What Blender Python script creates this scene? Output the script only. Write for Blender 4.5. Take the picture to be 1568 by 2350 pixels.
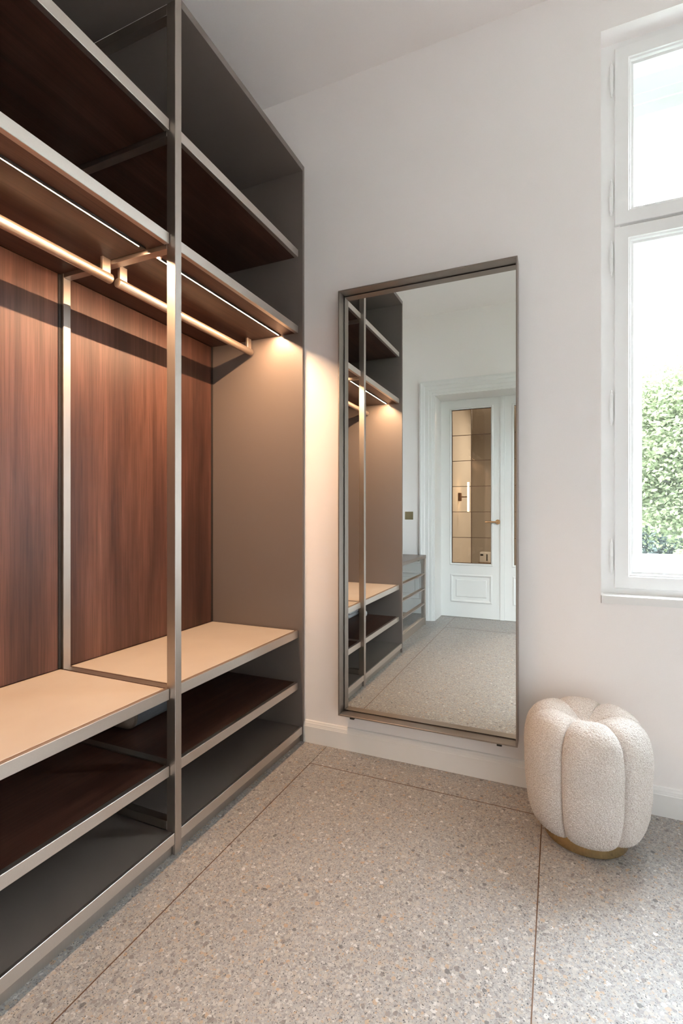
import bpy, bmesh, math, random
import numpy as np
from mathutils import Vector, Matrix, noise

for o in list(bpy.data.objects):
    bpy.data.objects.remove(o)
scene = bpy.context.scene
COL = scene.collection
random.seed(7)

# ------------------------------------------------------------------ camera
FPX, YAW = 1133.0, math.radians(23.68)
cam_d = bpy.data.cameras.new('camera')
cam_d.sensor_fit = 'VERTICAL'
cam_d.sensor_height = 36.0
cam_d.sensor_width = 24.0
cam_d.lens = 36.0 * FPX / 2350.0
cam_d.shift_y = 3.0 / 2350.0
cam_d.clip_start = 0.02
cam_d.clip_end = 300
cam = bpy.data.objects.new('camera', cam_d)
cam.location = (0, 0, 1.14)
cam.rotation_euler = (math.pi / 2, 0, YAW)
COL.objects.link(cam)
scene.camera = cam

# ------------------------------------------------------------------ world, exposure
SKY = 67.0
world = bpy.data.worlds.new('overcast_sky')
world.use_nodes = True
scene.world = world
bg = world.node_tree.nodes['Background']
bg.inputs['Color'].default_value = (0.88, 0.955, 1.08, 1)
bg.inputs['Strength'].default_value = SKY
vs = scene.view_settings
scene.display_settings.display_device = 'sRGB'
vs.view_transform = 'Standard'
vs.look = 'None'
vs.exposure = 0.0
vs.gamma = 1.0
vs.use_curve_mapping = False
LED_STRENGTH = 1220.0
LED_COLOUR = (1.0, 0.64, 0.38)
scene.cycles.max_bounces = 16
scene.cycles.diffuse_bounces = 12
scene.cycles.glossy_bounces = 6
scene.cycles.transparent_max_bounces = 16
scene.cycles.sample_clamp_indirect = 25.0
scene.cycles.use_denoising = True
scene.cycles.caustics_reflective = False
scene.cycles.caustics_refractive = False

# ------------------------------------------------------------------ node helpers
def new_mat(name):
    m = bpy.data.materials.new(name)
    m.use_nodes = True
    nt = m.node_tree
    b = nt.nodes['Principled BSDF']
    return m, nt, b

def N(nt, typ, **kw):
    n = nt.nodes.new(typ)
    for k, v in kw.items():
        setattr(n, k, v)
    return n

def L(nt, a, b):
    nt.links.new(a, b)

def ramp(nt, stops, interp='LINEAR'):
    r = N(nt, 'ShaderNodeValToRGB')
    r.color_ramp.interpolation = interp
    e = r.color_ramp.elements
    while len(e) > 1:
        e.remove(e[-1])
    e[0].position = stops[0][0]
    e[0].color = (*stops[0][1], 1)
    for p, c in stops[1:]:
        k = e.new(p)
        k.color = (*c, 1)
    return r

def coords(nt, scale=(1, 1, 1)):
    tc = N(nt, 'ShaderNodeTexCoord')
    mp = N(nt, 'ShaderNodeMapping')
    mp.inputs['Scale'].default_value = scale
    L(nt, tc.outputs['Object'], mp.inputs['Vector'])
    return mp.outputs['Vector']

def noise_tex(nt, vec, scale, detail=3, rough=0.5):
    n = N(nt, 'ShaderNodeTexNoise')
    n.inputs['Scale'].default_value = scale
    n.inputs['Detail'].default_value = detail
    n.inputs['Roughness'].default_value = rough
    L(nt, vec, n.inputs['Vector'])
    return n

def bump(nt, b, height, strength, dist=0.001):
    bp = N(nt, 'ShaderNodeBump')
    bp.inputs['Strength'].default_value = strength
    bp.inputs['Distance'].default_value = dist
    L(nt, height, bp.inputs['Height'])
    L(nt, bp.outputs['Normal'], b.inputs['Normal'])

def mixc(nt, fac, a, b, blend='MIX'):
    m = N(nt, 'ShaderNodeMix', data_type='RGBA', blend_type=blend)
    for s, v in ((m.inputs['Factor'], fac), (m.inputs['A'], a), (m.inputs['B'], b)):
        if hasattr(v, 'is_output'):
            L(nt, v, s)
        elif isinstance(v, (int, float)):
            s.default_value = v
        else:
            s.default_value = (*v, 1)
    # colour sockets share names: address by index
    return m

def mix_rgb(nt, fac, a, b, blend='MIX'):
    m = N(nt, 'ShaderNodeMix', data_type='RGBA', blend_type=blend)
    def put(sock, v):
        if hasattr(v, 'is_output'):
            L(nt, v, sock)
        elif isinstance(v, (int, float)):
            sock.default_value = v
        else:
            sock.default_value = (*v, 1)
    put(m.inputs[0], fac)
    put(m.inputs[6], a)
    put(m.inputs[7], b)
    return m.outputs[2]

def math_n(nt, op, a, b=0.0):
    m = N(nt, 'ShaderNodeMath', operation=op)
    for i, v in enumerate((a, b)):
        if hasattr(v, 'is_output'):
            L(nt, v, m.inputs[i])
        else:
            m.inputs[i].default_value = v
    return m.outputs[0]

def plain(name, col, rough=0.5, metal=0.0, nscale=0, nstr=0.1, var=0.0, spec=0.5, stretch=(1, 1, 1)):
    m, nt, b = new_mat(name)
    b.inputs['Roughness'].default_value = rough
    b.inputs['Metallic'].default_value = metal
    b.inputs['Specular IOR Level'].default_value = spec
    vec = coords(nt, stretch)
    n = noise_tex(nt, vec, nscale or 40.0, 4)
    lo = tuple(c * (1 - var) for c in col)
    hi = tuple(min(1, c * (1 + var)) for c in col)
    r = ramp(nt, [(0.3, lo), (0.7, hi)])
    L(nt, n.outputs['Fac'], r.inputs['Fac'])
    L(nt, r.outputs['Color'], b.inputs['Base Color'])
    if nscale:
        bump(nt, b, n.outputs['Fac'], nstr)
    return m

# ------------------------------------------------------------------ materials
M_WALL = plain('white_wall_paint', (0.90, 0.860, 0.845), 0.6, 0, 260, 0.06, 0.01)
M_CEIL = plain('ceiling_paint', (0.885, 0.84, 0.82), 0.7, 0, 200, 0.05, 0.01)
M_TRIM = plain('white_trim_paint', (0.81, 0.80, 0.785), 0.38, 0, 0, 0, 0.004)
M_WINP = plain('white_window_paint', (0.85, 0.845, 0.84), 0.35, 0, 0, 0, 0.004)
M_LACQ = plain('taupe_lacquer', (0.175, 0.142, 0.124), 0.36, 0, 500, 0.03, 0.015)
M_METAL = plain('champagne_anodised_metal', (0.50, 0.445, 0.40), 0.42, 1.0, 300, 0.03, 0.03, stretch=(1, 1, 0.05))
M_EDGE = plain('lit_edge_metal', (0.66, 0.605, 0.555), 0.42, 1.0, 300, 0.03, 0.02)  # lighter copy of the frame metal, brightness of room-facing edges put into its colour
M_RAIL = plain('bronze_rail_metal', (0.66, 0.54, 0.44), 0.32, 0.85, 300, 0.02, 0.02)
M_MIRF = plain('mirror_frame_metal', (0.30, 0.255, 0.225), 0.38, 0.8, 300, 0.03, 0.03)
M_BRASS = plain('brushed_brass', (0.55, 0.40, 0.20), 0.26, 1.0, 400, 0.05, 0.05, stretch=(1, 1, 0.03))
M_BRASS2 = plain('polished_brass', (0.62, 0.43, 0.26), 0.25, 1.0, 200, 0.02, 0.03)
M_STRIP = plain('bronze_divider', (0.16, 0.09, 0.055), 0.38, 0.35, 300, 0.03, 0.05)
M_BLACK = plain('black_plastic', (0.015, 0.015, 0.015), 0.4, 0, 200, 0.02, 0.05)
M_DARK = plain('dark_groove', (0.03, 0.024, 0.02), 0.6, 0, 200, 0.02, 0.05)
M_BROWNLINE = plain('brown_edge_banding', (0.24, 0.15, 0.10), 0.5, 0.2, 200, 0.03, 0.04)
M_FELT = plain('grey_felt', (0.11, 0.117, 0.13), 0.95, 0, 900, 0.5, 0.35)
M_TAN = plain('tan_leather_patch', (0.20, 0.15, 0.115), 0.6, 0, 400, 0.3, 0.1)
M_TOWEL = plain('pale_cotton', (0.62, 0.64, 0.66), 0.95, 0, 700, 0.4, 0.08)
M_WHITEPL = plain('white_plastic', (0.75, 0.76, 0.76), 0.35, 0, 200, 0.02, 0.01)
M_BARK = plain('tree_bark', (0.03, 0.026, 0.024), 0.9, 0, 30, 0.5, 0.3)
M_GRASS = plain('lawn_green', (0.03, 0.05, 0.02), 0.95, 0, 8, 0.5, 0.4)
M_PLATE = plain('brass_switch_plate', (0.42, 0.36, 0.22), 0.35, 0.9, 300, 0.03, 0.03)
M_SMOKE = plain('smoked_mirror_glass', (0.29, 0.295, 0.30), 0.04, 1.0, 2, 0.0, 0.01)
M_MIRROR = plain('mirror_silver', (0.86, 0.885, 0.865), 0.0, 1.0, 2, 0.0, 0.0)
M_OUTW = plain('outside_render', (0.6, 0.58, 0.55), 0.9, 0, 80, 0.3, 0.04)
M_HALL = plain('hall_wall_paint', (0.62, 0.58, 0.53), 0.6, 0, 200, 0.05, 0.01)

def leather_mat():
    m, nt, b = new_mat('cream_leather')
    b.inputs['Roughness'].default_value = 0.55
    v = coords(nt)
    vo = N(nt, 'ShaderNodeTexVoronoi', feature='DISTANCE_TO_EDGE')
    vo.inputs['Scale'].default_value = 420
    L(nt, v, vo.inputs['Vector'])
    n = noise_tex(nt, v, 6, 3)
    r = ramp(nt, [(0.3, (0.53, 0.445, 0.37)), (0.7, (0.565, 0.485, 0.405))])
    L(nt, n.outputs['Fac'], r.inputs['Fac'])
    L(nt, r.outputs['Color'], b.inputs['Base Color'])
    bump(nt, b, vo.outputs['Distance'], 0.25, 0.0006)
    return m
M_LEATHER = leather_mat()

def wood_mat(name, axis, off, k=1.0):
    """walnut veneer, grain along axis (0 x, 1 y, 2 z)"""
    m, nt, b = new_mat(name)
    b.inputs['Roughness'].default_value = 0.42
    tc = N(nt, 'ShaderNodeTexCoord')
    def mapped(s_across, s_along):
        mp = N(nt, 'ShaderNodeMapping')
        s = [s_across] * 3
        s[axis] = s_along
        mp.inputs['Scale'].default_value = s
        mp.inputs['Location'].default_value = off
        L(nt, tc.outputs['Object'], mp.inputs['Vector'])
        return mp.outputs['Vector']
    warp = noise_tex(nt, mapped(2.2, 0.55), 1.0, 2)
    va = N(nt, 'ShaderNodeVectorMath', operation='MULTIPLY_ADD')
    L(nt, warp.outputs['Color'], va.inputs[0])
    va.inputs[1].default_value = (2.6, 2.6, 2.6)
    L(nt, mapped(9.0, 0.9), va.inputs[2])
    broad = noise_tex(nt, va.outputs[0], 1.0, 3, 0.55)
    fine = noise_tex(nt, mapped(230, 5.0), 1.0, 3, 0.6)
    mid = noise_tex(nt, mapped(60, 1.4), 1.0, 3, 0.6)
    r = ramp(nt, [(p_, tuple(k * q_ for q_ in c_)) for p_, c_ in ((0.30, (0.038, 0.0145, 0.0095)), (0.47, (0.074, 0.029, 0.0185)),
                                                                   (0.60, (0.118, 0.049, 0.032)), (0.75, (0.175, 0.080, 0.053)))])
    add = math_n(nt, 'ADD', math_n(nt, 'MULTIPLY', broad.outputs['Fac'], 0.68), math_n(nt, 'MULTIPLY', mid.outputs['Fac'], 0.32))
    L(nt, add, r.inputs['Fac'])
    r2 = ramp(nt, [(0.36, (0.62, 0.60, 0.58)), (0.56, (1, 1, 1))])
    L(nt, fine.outputs['Fac'], r2.inputs['Fac'])
    c = mix_rgb(nt, 0.75, r.outputs['Color'], r2.outputs['Color'], 'MULTIPLY')
    L(nt, c, b.inputs['Base Color'])
    bump(nt, b, fine.outputs['Fac'], 0.12, 0.0006)
    return m
M_WOODZ = wood_mat('walnut_vertical', 2, (3.1, 1.7, 0), 1.3)  # upright veneer lightened, strip-light glow put into the colour
M_WOODZ2 = wood_mat('walnut_vertical_second', 2, (9.4, 5.2, 2.0), 1.3)  # lightened likewise for the strip-light glow
M_WOODY = wood_mat('walnut_lengthwise', 1, (5.3, 0.7, 1.9), 0.9)

def terrazzo_mat():
    m, nt, b = new_mat('grey_terrazzo')
    b.inputs['Roughness'].default_value = 0.30
    b.inputs['Specular IOR Level'].default_value = 0.5
    tc = N(nt, 'ShaderNodeTexCoord')
    warp = noise_tex(nt, tc.outputs['Object'], 130, 2)
    va = N(nt, 'ShaderNodeVectorMath', operation='MULTIPLY_ADD')
    L(nt, warp.outputs['Color'], va.inputs[0])
    va.inputs[1].default_value = (0.010, 0.010, 0.0)
    L(nt, tc.outputs['Object'], va.inputs[2])
    vec = va.outputs[0]
    # ground mass: fine grey and beige grains
    g = noise_tex(nt, tc.outputs['Object'], 240, 4, 0.7)
    base = ramp(nt, [(0.32, (0.26, 0.25, 0.245)), (0.5, (0.345, 0.33, 0.322)), (0.68, (0.41, 0.39, 0.38))])
    L(nt, g.outputs['Fac'], base.inputs['Fac'])
    col = base.outputs['Color']
    def layer(col, scale, stops, keep, size, seed, mixf):
        vo = N(nt, 'ShaderNodeTexVoronoi', feature='F1', voronoi_dimensions='2D')
        vo.inputs['Scale'].default_value = scale
        vo.inputs['Randomness'].default_value = 1.0
        off = N(nt, 'ShaderNodeVectorMath', operation='ADD')
        off.inputs[1].default_value = (seed, seed * 0.7, 0)
        L(nt, vec, off.inputs[0])
        L(nt, off.outputs[0], vo.inputs['Vector'])
        sp = N(nt, 'ShaderNodeSeparateColor')
        L(nt, vo.outputs['Color'], sp.inputs[0])
        rc = ramp(nt, stops, 'CONSTANT')
        L(nt, sp.outputs[0], rc.inputs['Fac'])
        inside = math_n(nt, 'LESS_THAN', vo.outputs['Distance'], math_n(nt, 'MULTIPLY_ADD', sp.outputs[2], size))
        inside.node.inputs[1].links[0].from_node.inputs[2].default_value = size * 0.45
        kept = math_n(nt, 'LESS_THAN', sp.outputs[1], keep)
        fac = math_n(nt, 'MULTIPLY', math_n(nt, 'MULTIPLY', inside, kept), mixf)
        return mix_rgb(nt, fac, col, rc.outputs['Color'])
    warm = [(0.0, (0.40, 0.345, 0.30)), (0.2, (0.42, 0.385, 0.355)), (0.38, (0.27, 0.25, 0.24)), (0.52, (0.44, 0.32, 0.22)),
            (0.60, (0.47, 0.445, 0.42)), (0.74, (0.24, 0.22, 0.21)), (0.84, (0.37, 0.325, 0.29)), (0.95, (0.58, 0.56, 0.54))]
    big = [(0.0, (0.43, 0.385, 0.345)), (0.22, (0.13, 0.125, 0.125)), (0.32, (0.45, 0.31, 0.20)), (0.42, (0.48, 0.45, 0.42)),
           (0.62, (0.20, 0.18, 0.17)), (0.76, (0.41, 0.37, 0.335)), (0.94, (0.66, 0.64, 0.62))]
    dark = [(0.0, (0.07, 0.07, 0.075)), (0.5, (0.13, 0.125, 0.125))]
    col = layer(col, 165, warm, 0.85, 0.42, 1.3, 0.85)
    col = layer(col, 88, warm, 0.55, 0.40, 4.7, 0.85)
    col = layer(col, 66, big, 0.17, 0.34, 9.1, 0.85)
    col = layer(col, 270, dark, 0.24, 0.30, 2.9, 0.95)
    L(nt, col, b.inputs['Base Color'])
    rr = ramp(nt, [(0.3, (0.44, 0.44, 0.44)), (0.7, (0.54, 0.54, 0.54))])
    L(nt, g.outputs['Fac'], rr.inputs['Fac'])
    L(nt, rr.outputs['Color'], b.inputs['Roughness'])
    return m
M_TERR = terrazzo_mat()

def boucle_mat():
    m, nt, b = new_mat('cream_boucle')
    b.inputs['Roughness'].default_value = 0.95
    b.inputs['Specular IOR Level'].default_value = 0.1
    b.inputs['Sheen Weight'].default_value = 0.25
    b.inputs['Sheen Roughness'].default_value = 0.5
    v = coords(nt)
    vo = N(nt, 'ShaderNodeTexVoronoi', feature='F1')
    vo.inputs['Scale'].default_value = 330
    L(nt, v, vo.inputs['Vector'])
    n = noise_tex(nt, v, 420, 3, 0.6)
    r = ramp(nt, [(0.2, (0.92, 0.875, 0.84)), (0.7, (0.68, 0.605, 0.555))])
    L(nt, vo.outputs['Distance'], r.inputs['Fac'])
    r2 = ramp(nt, [(0.35, (0.72, 0.69, 0.66)), (0.6, (1, 1, 1))])
    L(nt, n.outputs['Fac'], r2.inputs['Fac'])
    c = mix_rgb(nt, 0.6, r.outputs['Color'], r2.outputs['Color'], 'MULTIPLY')
    L(nt, c, b.inputs['Base Color'])
    inv = math_n(nt, 'SUBTRACT', 1.0, vo.outputs['Distance'])
    h = math_n(nt, 'ADD', inv, math_n(nt, 'MULTIPLY', n.outputs['Fac'], 0.7))
    bump(nt, b, h, 0.85, 0.0022)
    return m
M_BOUCLE = boucle_mat()

def glass_mat(name, tint, refl=1.0):
    m, nt, b = new_mat(name)
    nt.nodes.remove(b)
    out = nt.nodes['Material Output']
    tr = N(nt, 'ShaderNodeBsdfTransparent')
    tr.inputs['Color'].default_value = (*tint, 1)
    gl = N(nt, 'ShaderNodeBsdfGlossy')
    gl.inputs['Roughness'].default_value = 0.0
    gl.inputs['Color'].default_value = (0.95, 0.97, 1, 1)
    ge = N(nt, 'ShaderNodeNewGeometry')
    dt = N(nt, 'ShaderNodeVectorMath', operation='DOT_PRODUCT')
    L(nt, ge.outputs['Incoming'], dt.inputs[0])
    L(nt, ge.outputs['Normal'], dt.inputs[1])
    k = math_n(nt, 'SUBTRACT', 1.0, math_n(nt, 'ABSOLUTE', dt.outputs['Value']))
    k5 = math_n(nt, 'POWER', k, 5.0)
    f = math_n(nt, 'MULTIPLY', math_n(nt, 'ADD', math_n(nt, 'MULTIPLY', k5, 0.96), 0.04), refl * 0.6)
    mx = N(nt, 'ShaderNodeMixShader')
    L(nt, f, mx.inputs[0])
    L(nt, tr.outputs[0], mx.inputs[1])
    L(nt, gl.outputs[0], mx.inputs[2])
    L(nt, mx.outputs[0], out.inputs['Surface'])
    return m
M_GLASS = glass_mat('window_glass', (0.97, 0.985, 0.975))
M_TINT = glass_mat('bronze_tinted_glass', (0.85, 0.785, 0.71), 1.6)

def emit_mat(name, col, strength):
    m, nt, b = new_mat(name)
    b.inputs['Base Color'].default_value = (*col, 1)
    b.inputs['Emission Color'].default_value = (*col, 1)
    b.inputs['Emission Strength'].default_value = strength
    return m
M_LED = emit_mat('warm_led_diffuser', LED_COLOUR, LED_STRENGTH)
M_TUBE = emit_mat('sconce_tube_glow', (1.0, 0.70, 0.42), 16.0)
M_GREEN = emit_mat('green_pilot_light', (0.2, 1.0, 0.4), 1.2)

def leaf_mat(name, lo, hi):
    m, nt, b = new_mat(name)
    nt.nodes.remove(b)
    out = nt.nodes['Material Output']
    v = coords(nt)
    n = noise_tex(nt, v, 5.0, 3, 0.7)
    r = ramp(nt, [(0.35, lo), (0.65, hi)])
    L(nt, n.outputs['Fac'], r.inputs['Fac'])
    d = N(nt, 'ShaderNodeBsdfDiffuse')
    t = N(nt, 'ShaderNodeBsdfTranslucent')
    L(nt, r.outputs['Color'], d.inputs['Color'])
    L(nt, r.outputs['Color'], t.inputs['Color'])
    mx = N(nt, 'ShaderNodeMixShader')
    mx.inputs[0].default_value = 0.4
    L(nt, d.outputs[0], mx.inputs[1])
    L(nt, t.outputs[0], mx.inputs[2])
    L(nt, mx.outputs[0], out.inputs['Surface'])
    return m
M_LEAF1 = leaf_mat('bright_leaf', (0.056, 0.068, 0.034), (0.115, 0.128, 0.070))  # paled green, outdoor haze put into the leaf colour
M_LEAF2 = leaf_mat('bluish_leaf', (0.036, 0.046, 0.041), (0.050, 0.060, 0.055))
M_LEAF3 = leaf_mat('yellow_leaf', (0.085, 0.097, 0.052), (0.11, 0.12, 0.066))

# ------------------------------------------------------------------ object helpers
ORIGIN = {}

def meta(o, label=None, cat=None, group=None, kind=None):
    for k, v in (('label', label), ('category', cat), ('group', group), ('kind', kind)):
        if v:
            o[k] = v
    return o

def thing(name, loc, label, cat, group=None):
    o = bpy.data.objects.new(name, None)
    o.empty_display_size = 0.1
    o.location = loc
    COL.objects.link(o)
    ORIGIN[o] = Vector(loc)
    return meta(o, label, cat, group)

def obj(name, bm, mat, parent=None, label=None, smooth=False, mats=None):
    """link a bmesh authored in world coordinates as ONE mesh object"""
    org = ORIGIN[parent] if parent is not None else Vector((0, 0, 0))
    if org.length > 0:
        bmesh.ops.translate(bm, verts=bm.verts, vec=-org)
    bmesh.ops.recalc_face_normals(bm, faces=bm.faces)
    me = bpy.data.meshes.new(name)
    bm.to_mesh(me)
    bm.free()
    if smooth:
        for p in me.polygons:
            p.use_smooth = True
    for mm in (mats or [mat]):
        me.materials.append(mm)
    o = bpy.data.objects.new(name, me)
    COL.objects.link(o)
    if parent is not None:
        o.parent = parent
    ORIGIN[o] = org
    if label:
        o['label'] = label
    return o

def struct(name, bm, mat, **kw):
    o = obj(name, bm, mat, **kw)
    o['kind'] = 'structure'
    return o

def box(bm, x0, x1, y0, y1, z0, z1, bev=0.0):
    r = bmesh.ops.create_cube(bm, size=1.0)
    vs_ = r['verts']
    for v in vs_:
        v.co = Vector((x0 + (v.co.x + .5) * (x1 - x0), y0 + (v.co.y + .5) * (y1 - y0), z0 + (v.co.z + .5) * (z1 - z0)))
    if bev > 0:
        es = list({e for v in vs_ for e in v.link_edges})
        bmesh.ops.bevel(bm, geom=es, offset=bev, segments=1, affect='EDGES', clamp_overlap=True)
    return bm

def bx(*a, **k):
    return box(bmesh.new(), *a, **k)

def tube(bm, p0, p1, r, seg=20, r1=None):
    p0, p1 = Vector(p0), Vector(p1)
    d = p1 - p0
    q = Vector((0, 0, 1)).rotation_difference(d.normalized()).to_matrix().to_4x4()
    mat = Matrix.Translation((p0 + p1) / 2) @ q
    bmesh.ops.create_cone(bm, cap_ends=True, segments=seg, radius1=r, radius2=r if r1 is None else r1, depth=d.length, matrix=mat)
    return bm

def lathe(bm, prof, cx, cy, seg=48, cap=True):
    rings = []
    for r, z in prof:
        rings.append([bm.verts.new((cx + r * math.cos(2 * math.pi * k / seg), cy + r * math.sin(2 * math.pi * k / seg), z)) for k in range(seg)])
    for a, b in zip(rings, rings[1:]):
        for k in range(seg):
            bm.faces.new((a[k], a[(k + 1) % seg], b[(k + 1) % seg], b[k]))
    if cap:
        bm.faces.new(rings[0])
        bm.faces.new(rings[-1])
    return bm

def rect_sweep(bm, x0, x1, z0, z1, prof, T, closed=True):
    """mitred ring around a rectangle; prof = [(inset, depth)], T maps (x, y, z) to the world"""
    loops = []
    for i, y in prof:
        loops.append([bm.verts.new(T(x, y, z)) for x, z in ((x0 + i, z0 + i), (x1 - i, z0 + i), (x1 - i, z1 - i), (x0 + i, z1 - i))])
    pairs = list(zip(loops, loops[1:]))
    if closed:
        pairs.append((loops[-1], loops[0]))
    for a, b in pairs:
        for k in range(4):
            bm.faces.new((a[k], a[(k + 1) % 4], b[(k + 1) % 4], b[k]))
    return bm

def tbox(bm, x0, x1, y0, y1, z0, z1, T):
    vs_ = [bm.verts.new(T(x, y, z)) for x in (x0, x1) for y in (y0, y1) for z in (z0, z1)]
    for f in ((0, 1, 3, 2), (4, 6, 7, 5), (0, 4, 5, 1), (2, 3, 7, 6), (0, 2, 6, 4), (1, 5, 7, 3)):
        bm.faces.new([vs_[k] for k in f])
    return bm

def extrude_profile(bm, pts, a0, a1, axis, flip=1):
    """pts in the plane across axis: axis 0 -> (y, z), axis 1 -> (x, z)"""
    def P(a, p):
        return (a, p[0], p[1]) if axis == 0 else (p[0], a, p[1])
    A = [bm.verts.new(P(a0, p)) for p in pts]
    B = [bm.verts.new(P(a1, p)) for p in pts]
    n = len(pts)
    for k in range(n):
        bm.faces.new((A[k], A[(k + 1) % n], B[(k + 1) % n], B[k]))
    bm.faces.new(A)
    bm.faces.new(B)
    return bm

# ------------------------------------------------------------------ room shell
YB, XL, XR, YR, ZC = 2.20, -1.77, 3.00, -0.84, 3.25     # back wall, left, right, rear wall faces, ceiling
OX0, OX1, OZ0, OZ1 = 0.156, 1.40, 0.785, 3.045          # back window opening
QX0, QX1 = 1.68, 2.880                                  # second back window opening
TW = 0.45

bm = bmesh.new()
for xa, xb in ((XL - .2, OX0), (OX1, QX0), (QX1, XR + TW)):
    box(bm, xa, xb, YB, YB + TW, -0.1, ZC + .1)
for xa, xb in ((OX0, OX1), (QX0, QX1)):
    box(bm, xa, xb, YB, YB + TW, -0.1, OZ0)
    box(bm, xa, xb, YB, YB + TW, OZ1, ZC + .1)
struct('wall_back', bm, M_WALL)
struct('wall_right', bx(XR, XR + TW, YR - .36, YB, -0.1, ZC + .1), M_WALL)
struct('wall_left', bx(XL - .2, XL, YR - .36, YB, -0.1, ZC + .1), M_WALL)
DX0, DX1, DZ, YD = -1.205, 0.135, 2.392, -1.135          # doorway
bm = bmesh.new()
box(bm, XL, DX0, YR - .36, YR, -0.1, ZC + .1)
box(bm, DX1, XR, YR - .36, YR, -0.1, ZC + .1)
box(bm, DX0, DX1, YR - .36, YR, DZ, ZC + .1)
struct('wall_rear', bm, M_WALL)
struct('ceiling', bx(XL - .2, XR + TW, YR - .36, YB + TW, ZC, ZC + .12), M_CEIL)

# floor: a screed with polished terrazzo slabs between bronze divider strips
floor = struct('floor', bx(-2.8, XR + TW, -7.2, YB + TW, -0.12, -0.012), M_TERR)
JX0, JX1, JY0, JY1, JW = -1.0355, -0.0548, -0.597, 2.006, 0.0032
def slab(x0, x1, y0, y1):
    obj('terrazzo_slab', bx(x0, x1, y0, y1, -0.013, 0.0), M_TERR, floor)
slab(XL, JX0 - JW / 2, -1.2, YB)
slab(JX0 + JW / 2, JX1 - JW / 2, JY1 + JW / 2, YB)
slab(JX0 + JW / 2, JX1 - JW / 2, -1.2, JY0 - JW / 2)
slab(JX0 + JW / 2, JX1 - JW / 2, JY0 + JW / 2, JY1 - JW / 2)
slab(JX1 - JW / 2, XR, JY1 + JW / 2, YB)
slab(JX1 - JW / 2, XR, -1.2, JY0 - JW / 2)
slab(JX1 + JW / 2, XR, JY0 - JW / 2, JY1 + JW / 2)
slab(-2.75, 1.85, -7.0, -1.2)
def strip(x0, x1, y0, y1):
    obj('divider_strip', bx(x0, x1, y0, y1, -0.013, 0.0006), M_STRIP, floor, 'thin bronze divider strip')
strip(JX0 - JW / 2, JX0 + JW / 2, -1.2, YB - 0.194 + JW / 2)
strip(JX0 + JW / 2, JX1 + JW / 2, JY1 - JW / 2, JY1 + JW / 2)
strip(JX0 + JW / 2, JX1 + JW / 2, JY0 - JW / 2, JY0 + JW / 2)
strip(JX1 - JW / 2, JX1 + JW / 2, JY0 + JW / 2, JY1 - JW / 2)

# baseboards
def base_prof(p, s):
    return [(p, 0.0), (p - s * .017, 0.0), (p - s * .017, .080), (p - s * .0145, .0835), (p - s * .0145, .086),
            (p - s * .0125, .089), (p - s * .0118, .094), (p - s * .008, .099), (p - s * .006, .104), (p, .107)]
struct('baseboard_back', extrude_profile(bmesh.new(), base_prof(YB, 1), -1.166, XR, 0), M_TRIM)
struct('baseboard_right', extrude_profile(bmesh.new(), base_prof(XR, 1), YR, YB - .017, 1), M_TRIM)
struct('baseboard_rear', extrude_profile(bmesh.new(), base_prof(YR, -1), DX1 + .14, XR - .017, 0), M_TRIM)

# ------------------------------------------------------------------ windows (casement inside, second casement outside)
def lathe_axis(bm, prof, T, x, y, seg=16):
    rings = []
    for r, z in prof:
        rings.append([bm.verts.new(T(x + r * math.cos(2 * math.pi * k / seg), y + r * math.sin(2 * math.pi * k / seg), z)) for k in range(seg)])
    for a, b in zip(rings, rings[1:]):
        for k in range(seg):
            bm.faces.new((a[k], a[(k + 1) % seg], b[(k + 1) % seg], b[k]))
    bm.faces.new(rings[0]); bm.faces.new(rings[-1])

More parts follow.
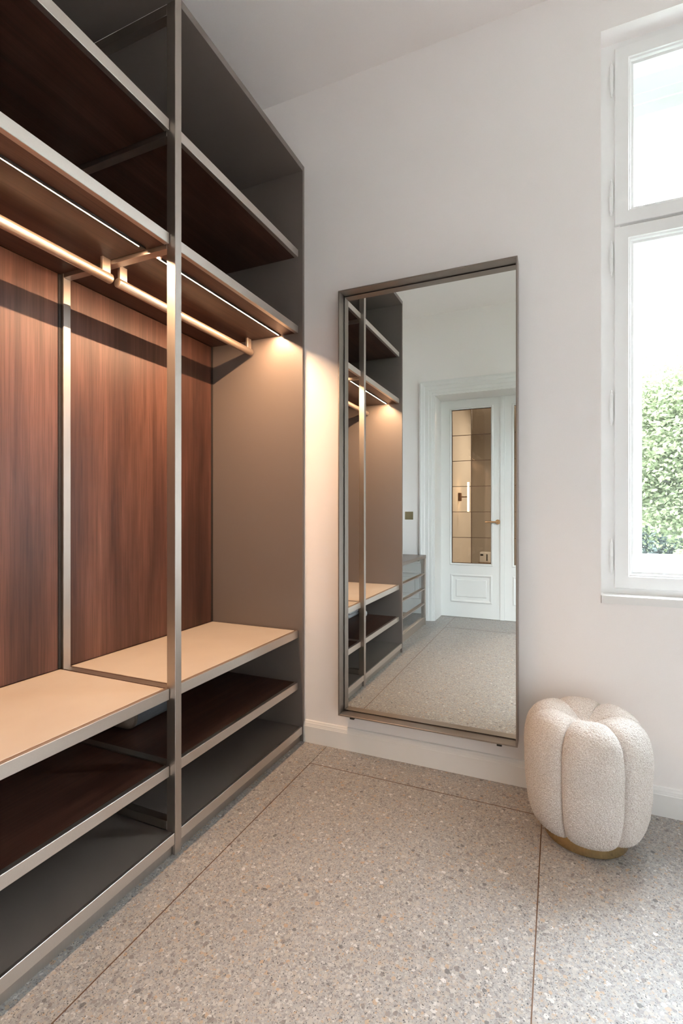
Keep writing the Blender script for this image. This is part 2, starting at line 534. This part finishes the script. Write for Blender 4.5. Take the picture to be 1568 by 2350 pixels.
def build_window(name, T, W):
    z0, z1 = 0.816, OZ1
    TR0, TR1 = 2.292, 2.303          # transom gap
    mid = W / 2
    bm = bmesh.new()
    rect_sweep(bm, 0.0, W, z0 - .031, z1, [(0, .082), (.075, .082), (.075, .135), (0, .135)], T)       # inner frame
    tbox(bm, mid - .03, mid + .03, .084, .135, z0 + .03, z1 - .05, T)
    tbox(bm, .07, W - .07, .092, .135, TR0 - .02, TR1 + .02, T)
    rect_sweep(bm, 0.0, W, z0 - .031, z1, [(0.0, .135), (.028, .135), (.028, .262), (0.0, .262)], T)        # box lining
    rect_sweep(bm, 0.0, W, z0 - .031, z1, [(.0, .262), (.098, .262), (.098, .33), (.0, .33)], T)      # outer frame
    tbox(bm, mid - .04, mid + .04, .268, .33, z0 + .05, z1 - .05, T)
    tbox(bm, .09, W - .09, .264, .33, 2.905, z1 - .06, T)
    tbox(bm, .09, W - .09, .268, .33, TR0 - .07, TR1 + .01, T)
    root = struct(name, bm, M_WINP)
    bm = bmesh.new()
    tbox(bm, 0.001, W - .001, -.006, .14, z0 - .030, z0, T)
    obj('window_sill', bm, M_TRIM, root)
    def sash(x0, x1, za, zb, yf, name_, w=.060, d=.045):
        bm = bmesh.new()
        rect_sweep(bm, x0, x1, za, zb, [(0, yf + d), (0, yf + .002), (.002, yf), (w - .012, yf), (w - .010, yf + .005),
                                        (w - .004, yf + .008), (w - .001, yf + .014), (w, yf + d * .5), (w, yf + d)], T)
        s = obj(name_, bm, M_WINP, root)
        bm = bmesh.new()
        tbox(bm, x0 + w - .006, x1 - w + .006, yf + d * .5 + .001, yf + d * .5 + .005, za + w - .006, zb - w + .006, T)
        obj('glass_pane', bm, M_GLASS, s)
        bm = bmesh.new()
        rect_sweep(bm, x0 + w - .001, x1 - w + .001, za + w - .001, zb - w + .001, [(0, yf + d * .5 - .006), (.009, yf + d * .5 - .002), (.009, yf + d * .5 + .001), (0, yf + d * .5 + .001)], T)
        obj('glazing_bead', bm, M_WINP, s)
        return s
    for xa, xb in ((.054, mid - .012), (mid + .012, W - .054)):
        sash(xa, xb, .838, TR0, .068, 'sash')
        sash(xa, xb, TR1, 3.014, .068, 'sash')
    for xa, xb in ((.098, mid - .028), (mid + .028, W - .098)):
        sash(xa, xb, .884, 2.256, .270, 'outer_sash', .073, .05)
        sash(xa, xb, 2.31, 2.915, .270, 'outer_sash', .073, .05)
    for side in (0, 1):
        for zc in (.965, 1.567, 2.172, 2.42, 2.898):
            x = .0425 if side == 0 else W - .0425
            bm = bmesh.new()
            h = .072
            lathe_axis(bm, [(.0025, zc - h), (.0035, zc - h + .006), (.0032, zc - h + .010), (.0062, zc - h + .020), (.0068, zc - .003), (.0060, zc), (.0068, zc + .003),
                            (.0062, zc + h - .020), (.0032, zc + h - .010), (.0035, zc + h - .006), (.0025, zc + h)], T, x, .073)
            obj('hinge', bm, M_WINP, root)
    return root
build_window('window_1', lambda x, y, z: (OX0 + x, YB + y, z), OX1 - OX0)
build_window('window_2', lambda x, y, z: (QX0 + x, YB + y, z), QX1 - QX0)
# portals only tell the sampler where the sky comes in
for nm, loc, rot, sx in (('portal_back', ((OX0 + OX1) / 2, YB + .40, 1.93), (-math.pi / 2, 0, 0), OX1 - OX0),
                         ('portal_right', ((QX0 + QX1) / 2, YB + .40, 1.93), (-math.pi / 2, 0, 0), QX1 - QX0)):
    ld = bpy.data.lights.new(nm, 'AREA')
    ld.shape = 'RECTANGLE'
    ld.size, ld.size_y = sx, 2.25
    ld.cycles.is_portal = True
    lo = bpy.data.objects.new(nm, ld)
    lo.location = loc
    lo.rotation_euler = rot
    COL.objects.link(lo)

# ------------------------------------------------------------------ double door in the rear wall
T0 = lambda x, y, z: (x, y, z)
bm = bmesh.new()
prof = [(0.0, YR), (0.0, YR + .012), (-.018, YR + .014), (-.020, YR + .022), (-.050, YR + .024), (-.054, YR + .032), (-.088, YR + .034),
        (-.096, YR + .046), (-.118, YR + .052), (-.126, YR + .060), (-.140, YR + .060), (-.140, YR)]
loops = []
for i, y in prof:
    o_ = -i
    loops.append([bm.verts.new(p) for p in ((DX0 - o_, y, 0), (DX0 - o_, y, DZ + o_), (DX1 + o_, y, DZ + o_), (DX1 + o_, y, 0))])
for a, b in zip(loops, loops[1:]):
    for k in range(3):
        bm.faces.new((a[k], a[k + 1], b[k + 1], b[k]))
struct('trim_1', bm, M_TRIM)                            # moulded door casing
bm = bmesh.new()
box(bm, DX0, DX0 + .012, YD - .03, YR + .004, 0, DZ)
box(bm, DX1 - .012, DX1, YD - .03, YR + .004, 0, DZ)
box(bm, DX0 + .012, DX1 - .012, YD - .03, YR + .004, DZ - .006, DZ)
door = struct('door_1', bm, M_TRIM)

def door_leaf(x0, x1, s):
    """s = +1 leaf whose lock stile is at x1, -1 mirrored"""
    y, t = YD, .045
    z0, z1 = .004, 2.384
    g0, g1 = (x0 + .118, x1 - .094) if s > 0 else (x0 + .094, x1 - .118)
    gz0, gz1 = .594, 2.277
    bm = bmesh.new()
    box(bm, x0, g0, y - t, y, z0, z1)
    box(bm, g1, x1, y - t, y, z0, z1)
    box(bm, g0, g1, y - t, y, z0, gz0)
    box(bm, g0, g1, y - t, y, gz1, z1)
    leaf = obj('door_leaf', bm, M_TRIM, door)
    bm = bmesh.new()
    rect_sweep(bm, g0 - .022, g1 + .022, gz0 - .022, gz1 + .022, [(0, y), (0, y + .006), (.008, y + .010), (.016, y + .006), (.022, y + .002), (.022, y - .012)], T0, closed=False)
    rect_sweep(bm, g0 - .012, g1 + .012, .168, .474, [(0, y), (0, y + .007), (.010, y + .012), (.020, y + .007), (.030, y - .001)], T0, closed=False)
    rect_sweep(bm, g0 + .045, g1 - .045, .225, .417, [(0, y), (.006, y + .006), (.012, y + .007)], T0, closed=False)
    obj('panel_moulding', bm, M_TRIM, leaf)
    obj('raised_panel', bx(g0 + .052, g1 - .052, y - .002, y + .007, .232, .410), M_TRIM, leaf)
    nr = 6
    pw, ph = (g1 - g0) / 2, (gz1 - gz0) / nr
    for i in range(2):
        for j in range(nr):
            p = bx(g0 + i * pw + .003, g0 + (i + 1) * pw - .003, y - .026, y - .022, gz0 + j * ph + .003, gz0 + (j + 1) * ph - .003)
            obj('pane', p, M_TINT, leaf)
    bm = bmesh.new()
    box(bm, (g0 + g1) / 2 - .004, (g0 + g1) / 2 + .004, y - .029, y - .018, gz0, gz1)
    for j in range(1, nr):
        box(bm, g0, g1, y - .0285, y - .0185, gz0 + j * ph - .003, gz0 + j * ph + .003)
    rect_sweep(bm, g0, g1, gz0, gz1, [(0, y - .03), (0, y - .014), (.005, y - .014), (.005, y - .03)], T0)
    obj('lead_came', bm, M_STRIP, leaf)
    return leaf
leaf_l = door_leaf(DX0 + .012, -.562, 1)
leaf_r = door_leaf(-.516, DX1 - .012, -1)
obj('meeting_stile', extrude_profile(bmesh.new(), [(YD - .05, .004), (YD - .05, 2.388), (YD + .012, 2.388), (YD + .012, .004)], -.5615, -.5165, 0), M_TRIM, door)
bm = bmesh.new()
tube(bm, (-.586, YD, 1.048), (-.586, YD + .010, 1.048), .026, 28)
tube(bm, (-.586, YD + .008, 1.048), (-.586, YD + .050, 1.048), .0095, 20)
tube(bm, (-.580, YD + .047, 1.048), (-.712, YD + .047, 1.048), .0095, 20)
obj('door_handle', bm, M_BRASS2, leaf_l, 'brass lever handle on a round rose', smooth=False)

# hall behind the glazed door
bm = bmesh.new()
box(bm, -1.50, -1.34, -4.2, -1.22, 0, 2.9)
box(bm, -2.75, -2.60, -7.0, -4.0, 0, 2.9)
box(bm, -2.60, -1.50, -4.2, -4.05, 0, 2.9)
box(bm, 1.6, 1.75, -7.0, -1.22, 0, 2.9)
box(bm, -2.75, 1.75, -7.15, -7.0, 0, 2.9)
box(bm, -2.75, 1.75, -7.15, -1.21, 2.9, 3.0)
struct('wall_hall', bm, M_HALL)
sc = thing('wall_sconce', (-1.34, -3.0, 1.38), 'long upright glowing tube sconce on brown mount seen through bronze door glass', 'lamp')
bm = bmesh.new()
box(bm, -1.34, -1.30, -3.04, -2.96, 1.32, 1.44, .004)
tube(bm, (-1.30, -3.0, 1.38), (-1.205, -3.0, 1.38), .008, 12)
obj('mount', bm, M_STRIP, sc)
obj('tube', tube(bmesh.new(), (-1.20, -3.0, 1.165), (-1.20, -3.0, 1.595), .014, 20), M_TUBE, sc)
sc = thing('candle_lamp', (-2.07, -7.0, 1.50), 'short glowing wall lamp on the far hall wall left of the long sconce', 'lamp')
bm = bmesh.new()
box(bm, -2.10, -2.04, -7.0, -6.97, 1.46, 1.50, .003)
box(bm, -2.085, -2.055, -6.97, -6.90, 1.47, 1.49, .003)
obj('mount', bm, M_STRIP, sc)
obj('tube', tube(bmesh.new(), (-2.07, -6.915, 1.49), (-2.07, -6.915, 1.68), .022, 16), M_TUBE, sc)
hl = bpy.data.lights.new('hall_fill_light', 'AREA')  # unseen area light, added to brighten the hall
hl.energy, hl.size, hl.color = 110, 0.5, (1.0, 0.90, 0.78)
hlo = bpy.data.objects.new('hall_fill_light', hl)
hlo.location = (0.1, -3.6, 2.85)
COL.objects.link(hlo)
t = thing('low_bench', (-1.1, -5.0, 0), 'low dark bench against the hall wall behind the glazed door', 'bench')
obj('bench_top', bx(-1.33, -.90, -5.4, -4.7, .20, .245, .004), M_BROWNLINE, t)
for yy in (-5.35, -4.78):
    obj('leg', bx(-1.30, -.94, yy, yy + .04, 0, .20), M_BROWNLINE, t)
t = thing('printer', (-1.2, -5.0, .245), 'small white appliance box with dark display on low hall bench', 'appliance')
obj('body', bx(-1.31, -1.10, -5.1, -4.88, .246, .43, .008), M_WHITEPL, t)
obj('display', bx(-1.29, -1.24, -4.881, -4.877, .37, .40), M_BLACK, t)
obj('slot', bx(-1.185, -1.165, -4.881, -4.877, .28, .40), M_BLACK, t)

t = thing('light_switch', (-1.476, YR, 1.115), 'square brass light switch plate on wall left of door casing', 'switch')
obj('plate', bx(-1.521, -1.431, YR, YR + .006, 1.072, 1.158, .0015), M_PLATE, t)
obj('toggle', tube(bmesh.new(), (-1.476, YR + .005, 1.115), (-1.476, YR + .018, 1.112), .004, 12), M_PLATE, t)

# ------------------------------------------------------------------ wardrobe
XF, XS, XBK = -1.168, -1.192, -1.722        # front of posts, front of shelves, back panel
YA, YP0, YP1, YE = 0.452, 1.284, 1.314, 2.180
ZTOP = 2.880
ward = thing('wardrobe', (-1.45, 1.30, 0), 'tall open wardrobe with dark walnut shelves, taupe side panels and lit hanging rails', 'wardrobe')
obj('side_panel', bx(-1.762, XF, YE, YE + .018, 0, ZTOP, .0008), M_LACQ, ward)
obj('side_panel', bx(-1.762, XF, YA - .018, YA, 0, ZTOP, .0008), M_LACQ, ward)
obj('front_post', bx(XF - .037, XF, YP0, YP1, 0, ZTOP, .0012), M_METAL, ward)
rp = obj('rear_post', bx(-1.745, -1.708, YP0, YP1, 0, ZTOP - .03, .0012), M_METAL, ward)
modules = ((YA, YP0), (YP1, YE))
Z_SHELF = ((2.423, 2.460), (2.042, 2.079), (0.258, 0.294))
for lo, hi in ((2.815, 2.851), (2.408, 2.444), (2.029, 2.063), (.519, .553), (.262, .296), (.075, .105)):
    obj('crossbar', bx(-1.708, XF - .037, YP0, YP1, lo, hi, .001), M_METAL, ward)
for mi, (ya, yb) in enumerate(modules):
    # top and bottom boards, plinth
    tp = obj('top_panel', bx(-1.762, XF, ya, yb, 2.851, ZTOP, .0008), M_LACQ, ward)
    bt = obj('bottom_panel', bx(-1.745, XF - .012, ya, yb, .052, .073), M_LACQ, ward)
    obj('edge_profile', bx(XF - .013, XF - .002, ya + .001, yb - .001, .037, .0745, .001), M_EDGE, bt)
    obj('plinth', bx(XF - .04, XF - .014, ya + .002, yb - .002, 0, .037), M_METAL, ward)
    # walnut and lacquer back panels
    ga, gb = (ya + .004, yb - .013) if mi == 0 else (ya + .001, yb - .014)
    wm = (M_WOODZ, M_WOODZ2)[mi]
    for lo, hi, mm in ((.5535, 2.041, wm), (2.080, 2.422, M_WOODZ), (2.461, 2.850, M_LACQ), (.295, .515, M_WOODZ), (.074, .257, M_LACQ)):
        obj('back_panel', bx(-1.738, XBK, ga, gb, lo, hi, .0006), mm, ward)
    obj('corner_channel', bx(-1.745, -1.7195, gb + .001, yb - .0008, .555, 2.040), M_DARK, ward, 'black channel beside the back panel')
    obj('back_lining', bx(-1.762, -1.746, ya, yb, .06, ZTOP - .03), M_DARK, ward)
    # shelves
    for k, (lo, hi) in enumerate(Z_SHELF):
        sh = obj('shelf', bx(-1.738, XS - .011, ya + .0015, yb - .0015, lo + .002, hi - .002), M_WOODY, ward)
        bm = bmesh.new()
        box(bm, XS - .012, XS, ya + .002, yb - .002, lo, hi, .0012)
        box(bm, XS - .020, XS - .012, ya + .003, yb - .003, lo + .0012, hi - .0012)
        obj('edge_profile', bm, M_EDGE, sh)
        if k == 1:                     # light strip let into the underside
            zl, xl = lo + .002, -1.297
            st = obj('light_strip', extrude_profile(bmesh.new(), [(xl - .012, zl + .001), (xl - .012, zl - .0012), (xl - .004, zl - .0012), (xl - .003, zl - .0004), (xl + .004, zl - .0004),
                                                                     (xl + .0055, zl - .0055), (xl + .012, zl - .0055), (xl + .012, zl + .001)], ya + .03, yb - .012, 1), M_DARK, ward, 'slim dark channel of the light strip')
            bm = bmesh.new()
            vsx = [bm.verts.new(p) for p in ((xl - .0020, ya + .022, zl - .0015), (xl + .0030, ya + .022, zl - .0020), (xl + .0030, yb - (.030, .016)[mi], zl - .0020), (xl - .0020, yb - (.030, .016)[mi], zl - .0015))]
            bm.faces.new(vsx)
            obj('diffuser', bm, M_LED, st, 'glowing warm white diffuser')
    # bench with cream leather inlay
    bn = obj('bench_seat', bx(-1.738, XS - .011, ya + .0015, yb - .0015, .519, .5515), M_WOODY, ward)
    obj('edge_profile', bx(XS - .012, XS, ya + .002, yb - .002, .516, .553, .0012), M_EDGE, bn)
    obj('edge_banding', bx(XS - .019, XS - .012, ya + .0025, yb - .0025, .520, .5522), M_BROWNLINE, bn)
    obj('leather_inlay', bx(XBK + .006, XS - .019, ya + .008, yb - .008, .5505, .5535, .0012), M_LEATHER, bn, 'cream leather seat inlay')
    # hanging rail
    ra, rb = (ya + .012, 1.288) if mi == 0 else (1.317, yb - .010)
    zr, xr, rr = 1.979, -1.468, .0172
    bm = bmesh.new()
    prof = [(.001, 0), (rr - .0015, 0), (rr, .0015), (rr, rb - ra - .0015), (rr - .0015, rb - ra), (.001, rb - ra)]
    lathe(bm, prof, 0, 0, 32)
    bmesh.ops.rotate(bm, verts=bm.verts, cent=(0, 0, 0), matrix=Matrix.Rotation(-math.pi / 2, 3, 'X'))
    bmesh.ops.translate(bm, verts=bm.verts, vec=(xr, ra, zr))
    rl = obj('hanging_rail', bm, M_RAIL, ward, 'round bronze hanging rail', smooth=False)
    for p in rl.data.polygons:
        p.use_smooth = len(p.vertices) == 4
    for yc in ((ra + .06, rb - .022) if mi == 0 else (ra + .023, rb - .022)):
        obj('bracket', bx(xr - .006, xr + .006, yc - .017, yc + .017, zr + .012, 2.0445, .001), M_RAIL, rl)

# ------------------------------------------------------------------ things on the lower shelf
def pillow_box(bm, x0, x1, y0, y1, z0, z1, r, seg=4):
    box(bm, x0, x1, y0, y1, z0, z1)
    bmesh.ops.bevel(bm, geom=list(bm.edges), offset=r, segments=seg, affect='EDGES', profile=0.5)
    return bm
t = thing('felt_bag', (-1.57, 1.56, .294), 'grey felt bag with tan leather corner on the lower walnut shelf', 'bag')
obj('body', pillow_box(bmesh.new(), -1.665, -1.505, 1.405, 1.70, .2945, .435, .042), M_FELT, t, smooth=True)
bm = bmesh.new()
pillow_box(bm, -1.668, -1.502, 1.402, 1.475, .2944, .438, .043)
obj('leather_corner', bm, M_TAN, t, 'tan leather corner patch', smooth=True)
obj('clasp', bx(-1.506, -1.500, 1.535, 1.55, .372, .392, .001), M_BLACK, t, 'small black clasp')
t = thing('folded_towels', (-1.6, .6, .294), 'pale folded cotton cloths stacked on the lower walnut shelf beside the taupe end panel', 'towels')
for k in range(3):
    obj('folded_cloth', pillow_box(bmesh.new(), -1.69, -1.53, .50, .70, .2943 + k * .026, .2943 + k * .026 + .0245, .009, 3), M_TOWEL, t, smooth=True)
t = thing('storage_jar', (-1.465, .56, .294), 'small round white jar on lower walnut shelf in front of the folded cloths', 'jar')
obj('body', lathe(bmesh.new(), [(.018, .2943), (.027, .300), (.031, .315), (.029, .332), (.020, .340)], -1.465, .56, 32), M_WHITEPL, t, smooth=True)
obj('lid', lathe(bmesh.new(), [(.019, .339), (.019, .347), (.014, .350)], -1.465, .56, 32), M_BLACK, t)

# ------------------------------------------------------------------ drawer cabinet beside the wardrobe
CX, CY0, CY1 = -1.240, -0.640, 0.430
cab = thing('drawer_cabinet', (-1.5, -0.1, 0), 'low taupe drawer cabinet with four smoked glass drawer fronts beside the doorway', 'cabinet')
obj('top', bx(-1.765, CX, CY0 - .002, CY1, .680, .713, .001), M_LACQ, cab)
obj('plinth', bx(-1.75, CX - .012, CY0 + .01, CY1, 0, .072), M_METAL, cab)
obj('side_panel', bx(-1.765, CX - .002, CY0, CY0 + .018, 0, .680, .0008), M_METAL, cab)
obj('side_panel', bx(-1.765, CX - .002, CY1 - .018, CY1, 0, .680, .0008), M_METAL, cab)
obj('back_board', bx(-1.765, -1.75, CY0 + .018, CY1 - .018, .072, .68), M_LACQ, cab)
obj('stile', bx(CX - .03, CX - .001, CY0 + .018, CY0 + .05, .072, .680, .0008), M_METAL, cab)
obj('stile', bx(CX - .03, CX - .001, CY1 - .05, CY1 - .018, .072, .680, .0008), M_METAL, cab)
ZR = (.078, .222, .374, .522, .676)
for a, b in zip(ZR, ZR[1:]):
    d = obj('drawer', bx(-1.74, CX - .026, CY0 + .055, CY1 - .055, a + .008, b - .012), M_DARK, cab)
    obj('glass_front', bx(CX - .026, CX - .020, CY0 + .051, CY1 - .051, a + .001, b - .001), M_SMOKE, d, 'smoked glass drawer front')
    if b < .6:
        obj('pull', bx(CX - .024, CX + .001, CY0 + .040, CY1 - .040, b - .007, b + .004, .001), M_MIRF, d, 'thin bronze pull rail')
obj('bottom_rail', bx(CX - .03, CX - .001, CY0 + .05, CY1 - .05, .050, .079, .0008), M_METAL, cab)

# ------------------------------------------------------------------ wall mirror
MX0, MX1, MZ0, MZ1, MY = -.9475, -.150, .189, 2.186, 2.120
mir = thing('wall_mirror', ((MX0 + MX1) / 2, YB, MZ0), 'tall rectangular mirror in a deep bronze metal frame on the back wall', 'mirror')
th = .0065
for (x0, x1, z0, z1) in ((MX0, MX0 + th, MZ0, MZ1), (MX1 - th, MX1, MZ0, MZ1), (MX0 + th, MX1 - th, MZ0, MZ0 + th), (MX0 + th, MX1 - th, MZ1 - th, MZ1)):
    obj('frame_side', bx(x0, x1, MY, YB - .001, z0, z1, .0008), M_MIRF, mir)
obj('backing', bx(MX0 + th, MX1 - th, 2.181, 2.196, MZ0 + th, MZ1 - th), M_BLACK, mir)
obj('mirror_glass', bx(MX0 + th + .004, MX1 - th - .004, 2.175, 2.181, MZ0 + th + .004, MZ1 - th - .004), M_MIRROR, mir)
for xx in (-.880, -.222):
    obj('foot', bx(xx - .010, xx + .010, 2.126, 2.150, MZ0 - .010, MZ0 + .001), M_BLACK, mir, 'black rubber stub')

# ------------------------------------------------------------------ ottoman
OC = (0.088, 1.958)
ott = thing('ottoman', (OC[0], OC[1], 0), 'round cream boucle ottoman with six puffy segments on a brass base', 'ottoman')
obj('base_ring', lathe(bmesh.new(), [(.120, .0005), (.133, .0008), (.135, .003), (.135, .066), (.120, .068)], OC[0], OC[1], 72), M_BRASS, ott, 'brass base ring')
KEY = [(.090, .048), (.120, .038), (.146, .039), (.176, .062), (.193, .105), (.203, .165), (.207, .235), (.208, .300), (.204, .348), (.192, .390),
       (.170, .420), (.142, .436), (.112, .440), (.082, .432), (.052, .415), (.026, .400), (.004, .393)]
def catmull(pts, n):
    P = [Vector((p[0], p[1], 0)) for p in pts]
    P = [P[0] * 2 - P[1]] + P + [P[-1] * 2 - P[-2]]
    out = []
    for i in range(1, len(P) - 2):
        for k in range(n):
            t_ = k / n
            a, b, c, d = P[i - 1], P[i], P[i + 1], P[i + 2]
            out.append(0.5 * ((2 * b) + (c - a) * t_ + (2 * a - 5 * b + 4 * c - d) * t_ ** 2 + (3 * b - a - 3 * c + d) * t_ ** 3))
    out.append(P[-2])
    return out
raw = catmull(KEY, 24)
cum = [0.0]
for a, b in zip(raw, raw[1:]):
    cum.append(cum[-1] + (b - a).length)
NS, NU = 330, 104
cur = [raw[min(np.searchsorted(cum, cum[-1] * k / (NS - 1)), len(raw) - 1)] for k in range(NS)]
cur = [Vector((np.interp(cum[-1] * k / (NS - 1), cum, [p.x for p in raw]), np.interp(cum[-1] * k / (NS - 1), cum, [p.y for p in raw]), 0)) for k in range(NS)]
bm = bmesh.new()
grid = []
half = math.radians(30.0)
for k in range(NS):
    p = cur[k]
    q = cur[min(k + 2, NS - 1)] - cur[max(k - 2, 0)]
    q.normalize()
    nr, nz = q.y, -q.x                      # outward normal of the profile
    s = k / (NS - 1)
    amp = .026 * min(1.0, s / .22 + .25) * min(1.0, (1 - s) / .22)
    row = []
    for j in range(NU):
        u = -1 + 2 * j / (NU - 1)
        ph = u * half * .999
        inset = amp * (1 - math.sqrt(max(0.0, 1 - (abs(u) ** 3.2) * .992)))
        r_, z_ = p.x - nr * inset, p.y - nz * inset
        r_ = max(r_, .002)
        pos = Vector((r_ * math.cos(ph), r_ * math.sin(ph), z_))
        edge = min(1.0, (1 - abs(u)) * 14)
        vd = noise.voronoi(pos * 190)[0][0]
        h = (.55 - vd) * .0040 + noise.noise(pos * 420) * .0009 + noise.noise(pos * 14) * .0022
        h *= edge * min(1.0, p.x / .03)
        pos += Vector((nr * math.cos(ph), nr * math.sin(ph), nz)) * h
        row.append(bm.verts.new(pos))
    grid.append(row)
for a, b in zip(grid, grid[1:]):
    for j in range(NU - 1):
        bm.faces.new((a[j], a[j + 1], b[j + 1], b[j]))
bmesh.ops.recalc_face_normals(bm, faces=bm.faces)
lobe_me = bpy.data.meshes.new('upholstered_segment')
bm.to_mesh(lobe_me)
bm.free()
lobe_me.materials.append(M_BOUCLE)
for p in lobe_me.polygons:
    p.use_smooth = True
LOBE0 = math.radians(-84.5)
for k in range(6):
    o = bpy.data.objects.new('upholstered_segment', lobe_me)
    o.parent = ott
    o.rotation_euler = (0, 0, LOBE0 + k * math.pi / 3)
    COL.objects.link(o)
obj('inner_core', lathe(bmesh.new(), [(.10, .066), (.130, .070), (.150, .15), (.155, .30), (.135, .37), (.05, .385), (.01, .386)], OC[0], OC[1], 48), M_BOUCLE, ott, smooth=True)

# ------------------------------------------------------------------ garden outside
ground = struct('ground', bx(-60, 60, YB + TW + .05, 90, -3.7, -3.5), M_GRASS)
rng = np.random.default_rng(11)
def foliage(name, centre, radii, clusters, per, leaf, mat, parent, layer=0.35, shell=0.55):
    c = rng.normal(size=(clusters, 3))
    c /= np.linalg.norm(c, axis=1)[:, None]
    rad = shell + (1 - shell) * rng.random(clusters) ** 0.5
    c = c * rad[:, None] * np.array(radii) + np.array(centre)
    sc = (0.5 + 0.7 * rng.random(clusters)) * min(radii) * 0.30
    pts = np.repeat(c, per, 0) + rng.normal(size=(clusters * per, 3)) * np.repeat(sc, per)[:, None] * np.array([1, 1, layer])
    n = len(pts)
    d = rng.normal(size=(n, 3)); d[:, 2] = d[:, 2] * .5 - .25
    d /= np.linalg.norm(d, axis=1)[:, None]
    up = rng.normal(size=(n, 3)) * .6 + np.array([0, 0, 1.0])
    w = np.cross(d, up); w /= np.linalg.norm(w, axis=1)[:, None] + 1e-9
    nn = np.cross(w, d)
    ls = (leaf * (0.6 + 0.8 * rng.random(n)))[:, None]
    v = np.empty((n, 4, 3))
    v[:, 0] = pts
    v[:, 1] = pts + d * ls * .5 + w * ls * .30 + nn * ls * .08
    v[:, 2] = pts + d * ls
    v[:, 3] = pts + d * ls * .5 - w * ls * .30 + nn * ls * .08
    org = np.array(ORIGIN[parent])
    v = (v - org).reshape(-1, 3)
    me = bpy.data.meshes.new(name)
    me.vertices.add(n * 4)
    me.vertices.foreach_set('co', v.ravel().astype(np.float32))
    me.loops.add(n * 4)
    me.loops.foreach_set('vertex_index', np.arange(n * 4, dtype=np.int32))
    me.polygons.add(n)
    me.polygons.foreach_set('loop_start', np.arange(0, n * 4, 4, dtype=np.int32))
    me.update(calc_edges=True)
    me.validate()
    me.materials.append(mat)
    o = bpy.data.objects.new(name, me)
    o.parent = parent
    COL.objects.link(o)
    ORIGIN[o] = Vector(org)
    o['kind'] = 'stuff'
    return o

def tree(x, y, zc, radii, clusters, per, leaf, mat, label, rt=.14):
    t = thing('garden_tree', (x, y, -3.5), label, 'tree', 'trees in the garden outside')
    bm = bmesh.new()
    tube(bm, (x, y, -3.5), (x + .1, y, zc), rt, 12, rt * .5)
    obj('trunk', bm, M_BARK, t)
    for k in range(7):
        a = 2 * math.pi * k / 7 + x
        z0 = zc - radii[2] * (.6 - .12 * k)
        p0 = Vector((x + .05, y, z0))
        p1 = p0 + Vector((math.cos(a) * radii[0] * .45, math.sin(a) * radii[1] * .45, radii[2] * .22))
        p2 = p1 + Vector((math.cos(a + .4) * radii[0] * .4, math.sin(a + .4) * radii[1] * .4, radii[2] * .10))
        bm = bmesh.new()
        tube(bm, p0, p1, rt * .35, 8, rt * .2)
        tube(bm, p1, p2, rt * .2, 8, rt * .06)
        obj('branch', bm, M_BARK, t)
    foliage('foliage', (x, y, zc), radii, clusters, per, leaf, mat, t)
    return t
tree(3.4, 11.2, 2.3, (2.3, 1.9, 2.0), 200, 820, .078, M_LEAF1, 'bright green leafy tree right outside the window, crown above the sill')
tree(2.9, 18.5, 1.2, (4.2, 2.0, 3.4), 260, 520, .13, M_LEAF2, 'dark bluish green tree low behind the bright tree')
tree(11.5, 11.0, 3.0, (2.2, 2.2, 2.8), 110, 260, .13, M_LEAF1, 'tall green tree farther right beyond the window')
tree(-4.6, 13.0, 1.6, (2.6, 2.2, 2.4), 110, 240, .13, M_LEAF1, 'broad green tree to the left beyond the back wall')
sp = thing('maple_sapling', (1.95, 7.6, -3.5), 'slender sapling with yellow green leaves close to the window', 'tree')
bm = bmesh.new()
tube(bm, (1.95, 7.6, -3.5), (1.9, 7.6, .75), .03, 8, .008)
obj('trunk', bm, M_BARK, sp)
foliage('foliage', (1.85, 7.6, .72), (.50, .4, .22), 14, 60, .075, M_LEAF3, sp, .6, .3)
